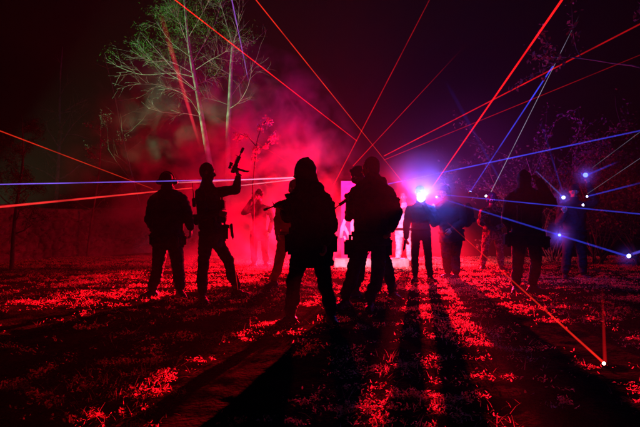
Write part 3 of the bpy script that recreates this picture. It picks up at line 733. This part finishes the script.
# red lit figures in the smoke
p10 = person('player in orange overalls partly hidden behind the hooded one', 8.8,
  dict(head=(295, 188), neck=(294, 198), s1=(281, 205), s2=(304, 205), e1=(277.5, 221), e2=(309, 220), w1=(277, 234, -.15), w2=(300, 230, -.2),
       h1=(284, 238), h2=(296, 238), k1=(279, 261), k2=(296, 261), a1=(274, 281), a2=(297, 281), t1=(-.7, -.7, 0), t2=(.4, -.9, 0)),
  (-.5, -.8, 0), topmat='orange', legmat='orange', head='helmet', hem=.04, bulk=1.0, legb=1.0, voxel=.011)
p11 = person('faint player lost in the red smoke with a hand at the face', 12.85,
  dict(head=(259, 195), neck=(259, 204), s1=(250, 209), s2=(269, 209), e1=(243.5, 213, -.1), e2=(273, 220), w1=(252, 200, -.25), w2=(269, 232, -.1),
       h1=(254, 235), h2=(265, 235), k1=(254, 254), k2=(265, 254), a1=(254, 270), a2=(266, 270), t1=(-.4, -.9, 0), t2=(.3, -.9, 0)),
  (-.6, -.7, 0), topmat='dark', legmat='dark', head='cap', hem=.06, bulk=.98, voxel=.012)
p12 = person('glaring pink player in pale clothes standing at the end of the board', 13.2,
  dict(head=(403.5, 197), neck=(404, 206), s1=(395, 211), s2=(413, 211), e1=(392.5, 219, -.1), e2=(413.5, 219, -.1), w1=(400, 212, -.28), w2=(407, 211, -.28),
       h1=(399, 232), h2=(409, 232), k1=(399, 246), k2=(409, 246), a1=(398, 259), a2=(410, 259), t1=(-.4, -.9, 0), t2=(.3, -.9, 0)),
  (-.4, -.9, 0), topmat='pale', legmat='pale', head='hair', hem=.06, bulk=1.0, voxel=.012)
# ================================================================== lamps of the place, and lights added for glow
def floodlamp(loc, label, col, s, size=.12):
    r = empty('flood_lamp', Vector((loc.x, loc.y, GZ(loc.x, loc.y))), label, 'flood lamp'); h = loc.z-r.location.z
    def fr(bm):
        for a in range(3):
            t = a*2.094+.4; cap(bm, V(0, 0, .5*h), V(math.cos(t)*.35, math.sin(t)*.35, .01), .013, n=6)
    bm = bmesh.new(); fr(bm); from_bm('tripod', bm, M['gun'], r, True)
    bm = bmesh.new(); cap(bm, V(0, 0, .45*h), V(0, 0, h-size), .015, n=8); from_bm('pole', bm, M['gun'], r, True)
    bm = bmesh.new(); box(bm, V(0, .05, h), X*size, Y*.045, Z*size*.75, .2); from_bm('housing', bm, M['gun'], r, False)
    bm = bmesh.new(); box(bm, V(0, -.004, h), X*size*.88, Y*.008, Z*size*.62, .2); from_bm('diffuser', bm, emit('lit_flood', col, s), r, False)
    return r
def light(kind, loc, col, power, aim=None, size=.1, angle=60, blend=.5):
    L = bpy.data.lights.new('lamp_light', kind); L.color = col; L.energy = power
    if kind in ('POINT', 'SPOT'): L.shadow_soft_size = size
    if kind == 'SPOT': L.spot_size = math.radians(angle); L.spot_blend = blend
    o = bpy.data.objects.new('lamp_light', L); COL.objects.link(o); o.location = loc
    if aim is not None: o.rotation_mode = 'QUATERNION'; o.rotation_quaternion = (aim-loc).to_track_quat('-Z', 'Y')
    return o
RED = (1, .004, .022)
k1 = U(417, 203, 24); floodlamp(k1, 'far red flood lamp on a tripod behind the torch bearer', (1, .02, .06), 8)
light('SPOT', k1-Y*.15, RED, 340000, k1+V(-.275, -1, -.265), .07, 38, .6)
k2 = U(309, 214, 13.3); floodlamp(k2, 'red flood lamp on a tripod hidden behind the hooded player', (1, .02, .06), 8)
light('POINT', k2-Y*.15, (1, .0, .022), 2400, None, .06)
k3 = U(372, 214, 10.5); floodlamp(k3, 'unseen magenta flood lamp on a tripod added to light the painted board', (1, .25, .6), 5)  # unseen lamp added to brighten the board and the pale player
light('SPOT', k3+Y*.15, (1, .2, .4), 900, V(1.3, 14, .9), .06, 110, .3)
light('SPOT', U(421, 198, 9.3), (.08, .1, 1), 350, V(1.2, 0, 5.5), .04, 104, .8)
light('SPOT', V(-11.6, 16.4, .4), (.42, 1, .44), 8500, U(207, 42, 18.5), .05, 41, .4)
light('POINT', U(436, 197, 9.75), (.1, .1, 1), 40, None, .03)  # blue fill added to tint the smoke
light('SPOT', U(421, 197.5, 9.14), (.05, .1, 1), 280, U(421, 197.5, 9.14)+V(.05, -1, 1.7), .03, 126, .4)
light('SPOT', U(470, 191, 10.6), (.16, .03, 1), 1600, U(470, 191, 10.6)+V(.0, .75, 1), .04, 140, .5)  # violet up light added to colour the air on the right
torch(U(470, 192, 10.45), N(.4, .3, 1), 'small blue lamp added at the top of the dark backpack', (.3, .35, 1), 6, 'added_lamp', .03, .5)  # lamp body added for the violet up light
torch(U(436.5, 197, 9.78), N(-.8, -.5, 0), 'small white lamp beside the cheek of the player with ear defenders', (.6, .7, 1), 10, 'head_lamp', .016, .5)
sun = bpy.data.lights.new('moon', 'SUN'); sun.energy = .004; sun.angle = math.radians(.5); sun.color = (.7, .75, 1)
so = bpy.data.objects.new('moon', sun); COL.objects.link(so); so.rotation_euler = (math.radians(50), 0, math.radians(200))
# ================================================================== haze
def haze():
    bm = bmesh.new(); bmesh.ops.create_cube(bm, size=1)
    for v in bm.verts: v.co = Vector((v.co.x*90, 28+v.co.y*72, 7.5+v.co.z*17.6))
    m = bpy.data.materials.new('haze_air'); n, l = nodes_of(m); n.remove(n['Principled BSDF'])
    p = n.new('ShaderNodeVolumePrincipled'); p.inputs['Color'].default_value = (.85, .85, .88, 1); p.inputs['Density'].default_value = .0014; p.inputs['Anisotropy'].default_value = .5
    l.new(p.outputs[0], n['Material Output'].inputs['Volume'])
    o = from_bm('haze', bm, m); tag(o, 'thin even smoke haze filling the clearing', 'haze', kind='stuff')
haze()
def smoke():
    bm = bmesh.new(); bmesh.ops.create_uvsphere(bm, u_segments=32, v_segments=20, radius=1)
    for v in bm.verts: v.co = Vector((-2.8+v.co.x*5.1, 15.0+v.co.y*5.0, .9+max(-.9, v.co.z*5.2)))
    m = bpy.data.materials.new('smoke_air'); m.cycles.volume_step_rate = .2; n, l = nodes_of(m); n.remove(n['Principled BSDF'])
    p = n.new('ShaderNodeVolumePrincipled'); p.inputs['Color'].default_value = (.85, .85, .88, 1); p.inputs['Anisotropy'].default_value = .3
    t = n.new('ShaderNodeTexCoord'); a = n.new('ShaderNodeTexNoise'); a.inputs['Scale'].default_value = 1.15; a.inputs['Detail'].default_value = 7; a.inputs['Roughness'].default_value = .6; a.inputs['Distortion'].default_value = .6
    l.new(t.outputs['Object'], a.inputs['Vector'])
    r = n.new('ShaderNodeMapRange'); r.inputs['From Min'].default_value = .495; r.inputs['From Max'].default_value = .68; r.inputs['To Min'].default_value = 0; r.inputs['To Max'].default_value = 1.7
    l.new(a.outputs['Fac'], r.inputs['Value'])
    # thinner with height and towards the rim
    mp = n.new('ShaderNodeMapping'); mp.vector_type = 'POINT'; mp.inputs['Location'].default_value = (-1, -1, -.22*1); mp.inputs['Scale'].default_value = (2, 2, 1.0)
    l.new(t.outputs['Generated'], mp.inputs['Vector'])
    ln = n.new('ShaderNodeVectorMath'); ln.operation = 'LENGTH'; l.new(mp.outputs[0], ln.inputs[0])
    f = n.new('ShaderNodeMapRange'); f.inputs['From Min'].default_value = .15; f.inputs['From Max'].default_value = .85; f.inputs['To Min'].default_value = 1; f.inputs['To Max'].default_value = 0; l.new(ln.outputs['Value'], f.inputs['Value'])
    k = n.new('ShaderNodeMath'); k.operation = 'MULTIPLY'; l.new(r.outputs[0], k.inputs[0]); l.new(f.outputs[0], k.inputs[1]); l.new(k.outputs[0], p.inputs['Density'])
    l.new(p.outputs[0], n['Material Output'].inputs['Volume'])
    o = from_bm('smoke', bm, m); tag(o, 'drifting cloud of smoke lit red behind the players', 'smoke', kind='stuff')
smoke()
def puff(c, R, dens, label):
    bm = bmesh.new(); ell(bm, V(0, 0, 0), X*R, Y*R, Z*R, 24, 16)
    m = bpy.data.materials.new('puff_air'); n, l = nodes_of(m); n.remove(n['Principled BSDF'])
    p = n.new('ShaderNodeVolumePrincipled'); p.inputs['Color'].default_value = (.85, .85, .88, 1); p.inputs['Anisotropy'].default_value = .2
    t = n.new('ShaderNodeTexCoord'); ln = n.new('ShaderNodeVectorMath'); ln.operation = 'LENGTH'; l.new(t.outputs['Object'], ln.inputs[0])
    f = n.new('ShaderNodeMapRange'); f.interpolation_type = 'SMOOTHERSTEP'; f.inputs['From Max'].default_value = R*.95; f.inputs['To Min'].default_value = dens; f.inputs['To Max'].default_value = 0
    l.new(ln.outputs['Value'], f.inputs['Value'])
    no = n.new('ShaderNodeTexNoise'); no.inputs['Scale'].default_value = 3; l.new(t.outputs['Object'], no.inputs['Vector'])
    k = n.new('ShaderNodeMath'); k.operation = 'MULTIPLY'; l.new(f.outputs[0], k.inputs[0]); l.new(no.outputs['Fac'], k.inputs[1]); l.new(k.outputs[0], p.inputs['Density'])
    l.new(p.outputs[0], n['Material Output'].inputs['Volume'])
    o = from_bm('smoke', bm, m); o.location = c; tag(o, label, 'smoke', kind='stuff')
puff(U(421, 197.5, 9.26), 1.2, .6, 'added puff of smoke glowing blue round the dazzling torch')  # smoke added so that the torch gets a halo
puff(U(462, 185, 14.5), 3.6, .05, 'thin added smoke lit violet behind the torch bearer and the player in camouflage')  # smoke added to catch the violet up light
for c, R, pw, lb in ((U(585.5, 175, 9.7), .35, 6, 'added ringed torch'), (U(563.5, 197.5, 9.65), .3, 6, 'chest torch'), (U(559, 235, 9.7), .4, 9, 'added glow at the hip'), (U(627, 256, 4.8), .16, 1.2, 'added torch at the right edge')):  # puffs and blue lights added to make halos, lens ghosts included
    puff(c, R, .8, 'small added glow of lit smoke round the '+lb)
    light('POINT', c, (.05, .07, 1), pw, None, .02)
# ================================================================== laser beams
def beam_mat(name, col, s, fade, soft=0):
    """glow of lit haze inside a thin beam: the more beam one looks through, the brighter"""
    m = bpy.data.materials.new(name); n, l = nodes_of(m); n.remove(n['Principled BSDF'])
    g = n.new('ShaderNodeNewGeometry'); d = n.new('ShaderNodeVectorMath'); d.operation = 'DOT_PRODUCT'
    l.new(g.outputs['Normal'], d.inputs[0]); l.new(g.outputs['Incoming'], d.inputs[1])
    ab0 = n.new('ShaderNodeMath'); ab0.operation = 'ABSOLUTE'; l.new(d.outputs['Value'], ab0.inputs[0])
    ab = n.new('ShaderNodeMath'); ab.operation = 'POWER'; l.new(ab0.outputs[0], ab.inputs[0]); ab.inputs[1].default_value = 1.8
    t = n.new('ShaderNodeTexCoord'); sp = n.new('ShaderNodeSeparateXYZ'); l.new(t.outputs['Generated'], sp.inputs[0])
    r = n.new('ShaderNodeMapRange'); r.inputs['To Min'].default_value = s*.5*fade[0]; r.inputs['To Max'].default_value = s*.5*fade[1]; l.new(sp.outputs['Z'], r.inputs['Value'])
    no = n.new('ShaderNodeTexNoise'); no.inputs['Scale'].default_value = 1.6; no.inputs['Detail'].default_value = 4; l.new(t.outputs['Object'], no.inputs['Vector'])
    nr = n.new('ShaderNodeMapRange'); nr.inputs['From Min'].default_value = .3; nr.inputs['From Max'].default_value = .7; nr.inputs['To Min'].default_value = .3; nr.inputs['To Max'].default_value = 1.35; l.new(no.outputs['Fac'], nr.inputs['Value'])
    m1 = n.new('ShaderNodeMath'); m1.operation = 'MULTIPLY'; l.new(r.outputs[0], m1.inputs[0]); l.new(ab.outputs[0], m1.inputs[1])
    if soft:
        e0 = n.new('ShaderNodeMapRange'); e0.interpolation_type = 'SMOOTHSTEP'; e0.inputs['From Min'].default_value = 1; e0.inputs['From Max'].default_value = 1-soft; l.new(sp.outputs['Z'], e0.inputs['Value'])
        m0 = n.new('ShaderNodeMath'); m0.operation = 'MULTIPLY'; l.new(m1.outputs[0], m0.inputs[0]); l.new(e0.outputs[0], m0.inputs[1]); m1 = m0
    m2 = n.new('ShaderNodeMath'); m2.operation = 'MULTIPLY'; l.new(m1.outputs[0], m2.inputs[0]); l.new(nr.outputs[0], m2.inputs[1])
    e = n.new('ShaderNodeEmission'); e.inputs['Color'].default_value = (*col, 1); l.new(m2.outputs[0], e.inputs['Strength'])
    tr = n.new('ShaderNodeBsdfTransparent'); a = n.new('ShaderNodeAddShader')
    l.new(e.outputs[0], a.inputs[0]); l.new(tr.outputs[0], a.inputs[1]); l.new(a.outputs[0], n['Material Output'].inputs['Surface'])
    m.cycles.emission_sampling = 'NONE'
    return m
def beam(label, a, b, wa, wb, col, s, fade=(1, 1), group=None, soft=0):
    """a, b = (px, py, depth); wa, wb widths in photo pixels at the ends"""
    A, B = U(*a), U(*b); L = (B-A).length
    bm = bmesh.new(); ra, rb = wa*.38/F*a[2], wb*.38/F*b[2]; n = 12; seg = 10; rows = []
    for j in range(seg+1):
        t = j/seg; r = ra+(rb-ra)*t; rows.append([bm.verts.new((r*math.cos(6.28318*i/n), r*math.sin(6.28318*i/n), t*L)) for i in range(n)])
    for r0, r1 in zip(rows, rows[1:]):
        for i in range(n): bm.faces.new((r0[i], r0[(i+1) % n], r1[(i+1) % n], r1[i]))
    o = from_bm('laser_beam', bm, beam_mat('beam_light', col, s*1.35, fade, soft), None, True)
    o.location = A; o.rotation_mode = 'QUATERNION'; o.rotation_quaternion = Vector((0, 0, 1)).rotation_difference((B-A).normalized())
    o.visible_shadow = True
    tag(o, label, 'laser beam', group, 'thing')
R_, O_, B_, W_, P_ = (1, .008, .008), (1, .03, .01), (.05, .06, 1), (.55, .5, .75), (.3, .08, .6)
beam('red beam falling from the top edge past the green tree to the hooded player', (170, -4, 9), (357, 141, 12), 1.9, 1.5, R_, 1.5, (1, .6))
beam('orange red beam falling from the top edge to the torch bearer', (252, -5, 8), (404, 184, 12), 1.8, 1.2, O_, 1.1, (1, .5))
beam('red beam from the top edge leaning down left to the hooded player', (431, -3, 8), (331, 190, 11), 1.4, 1.8, R_, .6, (.4, 1.4))
beam('dim red beam rising right from the bare headed player, fading out early', (353, 166, 12), (474, 36, 14), 1.5, 1.0, R_, .6, (1.3, .1), soft=.5)
beam('thickest red beam, from the top edge down to the blue torch', (566, -6, 6), (429, 192, 9.5), 3.6, 1.7, R_, 2.0, (1.2, .8))
beam('broad red beam from the upper right down to the board', (648, 20, 7), (384, 156, 13), 2.6, 1.6, R_, 1.3, (.3, 1.3))
beam('dim red beam just below the broad one on the right', (650, 51, 7), (384, 160, 13.2), 1.4, 1.4, R_, .75, (.2, 1.3))
beam('orange red beam from the left edge down to the leftmost player', (-5, 129, 5), (153, 189, 8.2), 2.0, 1.4, O_, 1.2, (1.2, .7))
beam('thick red beam low on the left, rising to the hooded player', (-6, 207.5, 5), (192, 188, 8.5), 3.8, 2.0, (1, .03, .03), 2.2, (.8, 1))
beam('white pink beam just under the blue one left of the hooded player', (172, 183, 8.2), (294, 177.5, 9), 1.8, 2.2, (1, .35, .5), .9, (.3, 1.4))
beam('lower pink beam meeting the others behind the hooded player', (228, 187, 8.4), (294, 179.5, 9), 1.4, 1.8, (1, .3, .45), .9, (.4, 1.3))
beam('blue beam crossing low from the left edge to the hooded player', (-6, 184.5, 5), (294, 178.5, 9), 1.9, 1.6, (.25, .12, 1), 1.2, (1, .5))
beam('wide soft red beam slanting past the green tree trunk', (160, 12, 15), (202, 153, 14), 9, 3.6, (1, .03, .06), .5, (.0, 2.0), soft=.3)
beam('thin red beam from the tree down to the hooded player', (198, 106, 13), (294, 166, 9), 1.3, 1.6, R_, .75, (.2, 1.2))
beam('thin violet beam falling from the top edge beside the bare tree', (231, -4, 15), (250, 88, 16), 1.9, 1.4, P_, .8, (1.2, .5), soft=.3)
beam('red beam running down right to the pointer lying on the ground', (447, 222, 9.0), (604, 363, 4.0), 1.4, 3.8, (1, .02, .01), 1.9, (.4, 1.3))
beam('faint red beam standing upright over the pointer on the ground', (602, 285, 4.0), (605, 362, 4.0), 3, 5.5, R_, .22, (.0, 1.5))
beam('faint red line down the thigh of the player with the raised arm', (229, 222, 6.75), (238, 290, 6.7), 1.0, 1.0, R_, .5, (1, 1))
beam('faint blue beam from the board out to the right edge', (388, 184, 9.6), (648, 129, 8), 2.0, 2.4, B_, .8, (1.1, .5))
beam('blue beam rising from the backpack to a bright end high on the right', (470, 192, 10.5), (553, 66, 10), 1.7, 2.2, B_, .75, (.6, 1.1))
beam('long pale grey beam rising steeply from the camouflaged player', (491, 192, 11), (581, 12, 10), 1.1, 1.0, W_, .45, (1.1, .5), soft=.2)
beam('pale grey beam rising right from the added ringed torch', (592, 168, 9.8), (648, 126, 8), .9, .9, W_, .4)
beam('pale grey beam rising right from the shoulder lamp', (587, 194, 9.8), (648, 153, 8), .9, .9, W_, .4)
beam('short blue beam rising from the added ringed torch', (587, 175, 9.8), (622, 160, 9), 3.0, 3.0, B_, .6, (1.3, 0), soft=.4)
beam('faint blue beam from the shoulder lamp to the right edge', (589, 196, 9.8), (648, 181, 9), 2.2, 3, B_, .5, (1.1, .2))
beam('bright blue beam from the raised hand of the hooded player on the right', (536, 171, 8.0), (564, 198, 9.7), 1.6, 2.6, (.12, .2, 1), 1.6, (.7, 1.4))
beam('level blue beam crossing in front of the players on the right', (426, 193, 9.3), (650, 215, 6), 1.6, 2.4, B_, .7, (1.2, .6))
beam('blue beam slanting down from the backpack to the added torch at the right edge', (446, 200, 9.3), (627, 256, 5), 2.4, 3.2, B_, 1.2, (1, .7))
beam('blue beam climbing from the added low torch out of the right edge', (632, 254, 5), (652, 248, 4.8), 4, 5, (.15, .1, 1), .9)
beam('faint violet beam fanning steeply up from the far right player', (562, 190, 10), (540, 120, 11), 2, 4, B_, .16, (1, 0))
beam('faint violet beam fanning up left above the camouflaged player', (500, 180, 10), (445, 80, 11), 3, 7, B_, .10, (1, 0))
# things on the ground, and a hovering torch added for a lens ghost
torch(U(604, 363.5, 3.98), N(-.6, -.6, .5), 'red laser pointer lying on the ground at lower right', (1, .25, .2), 25, 'laser_pointer', .013, .5)
torch(U(629, 256, 4.9), N(-.8, -.5, .15), 'added white blue torch for a lens ghost at the right edge, a little above the ground', (.4, .45, 1), 5, r0=.02)  # torch put in for a lens ghost
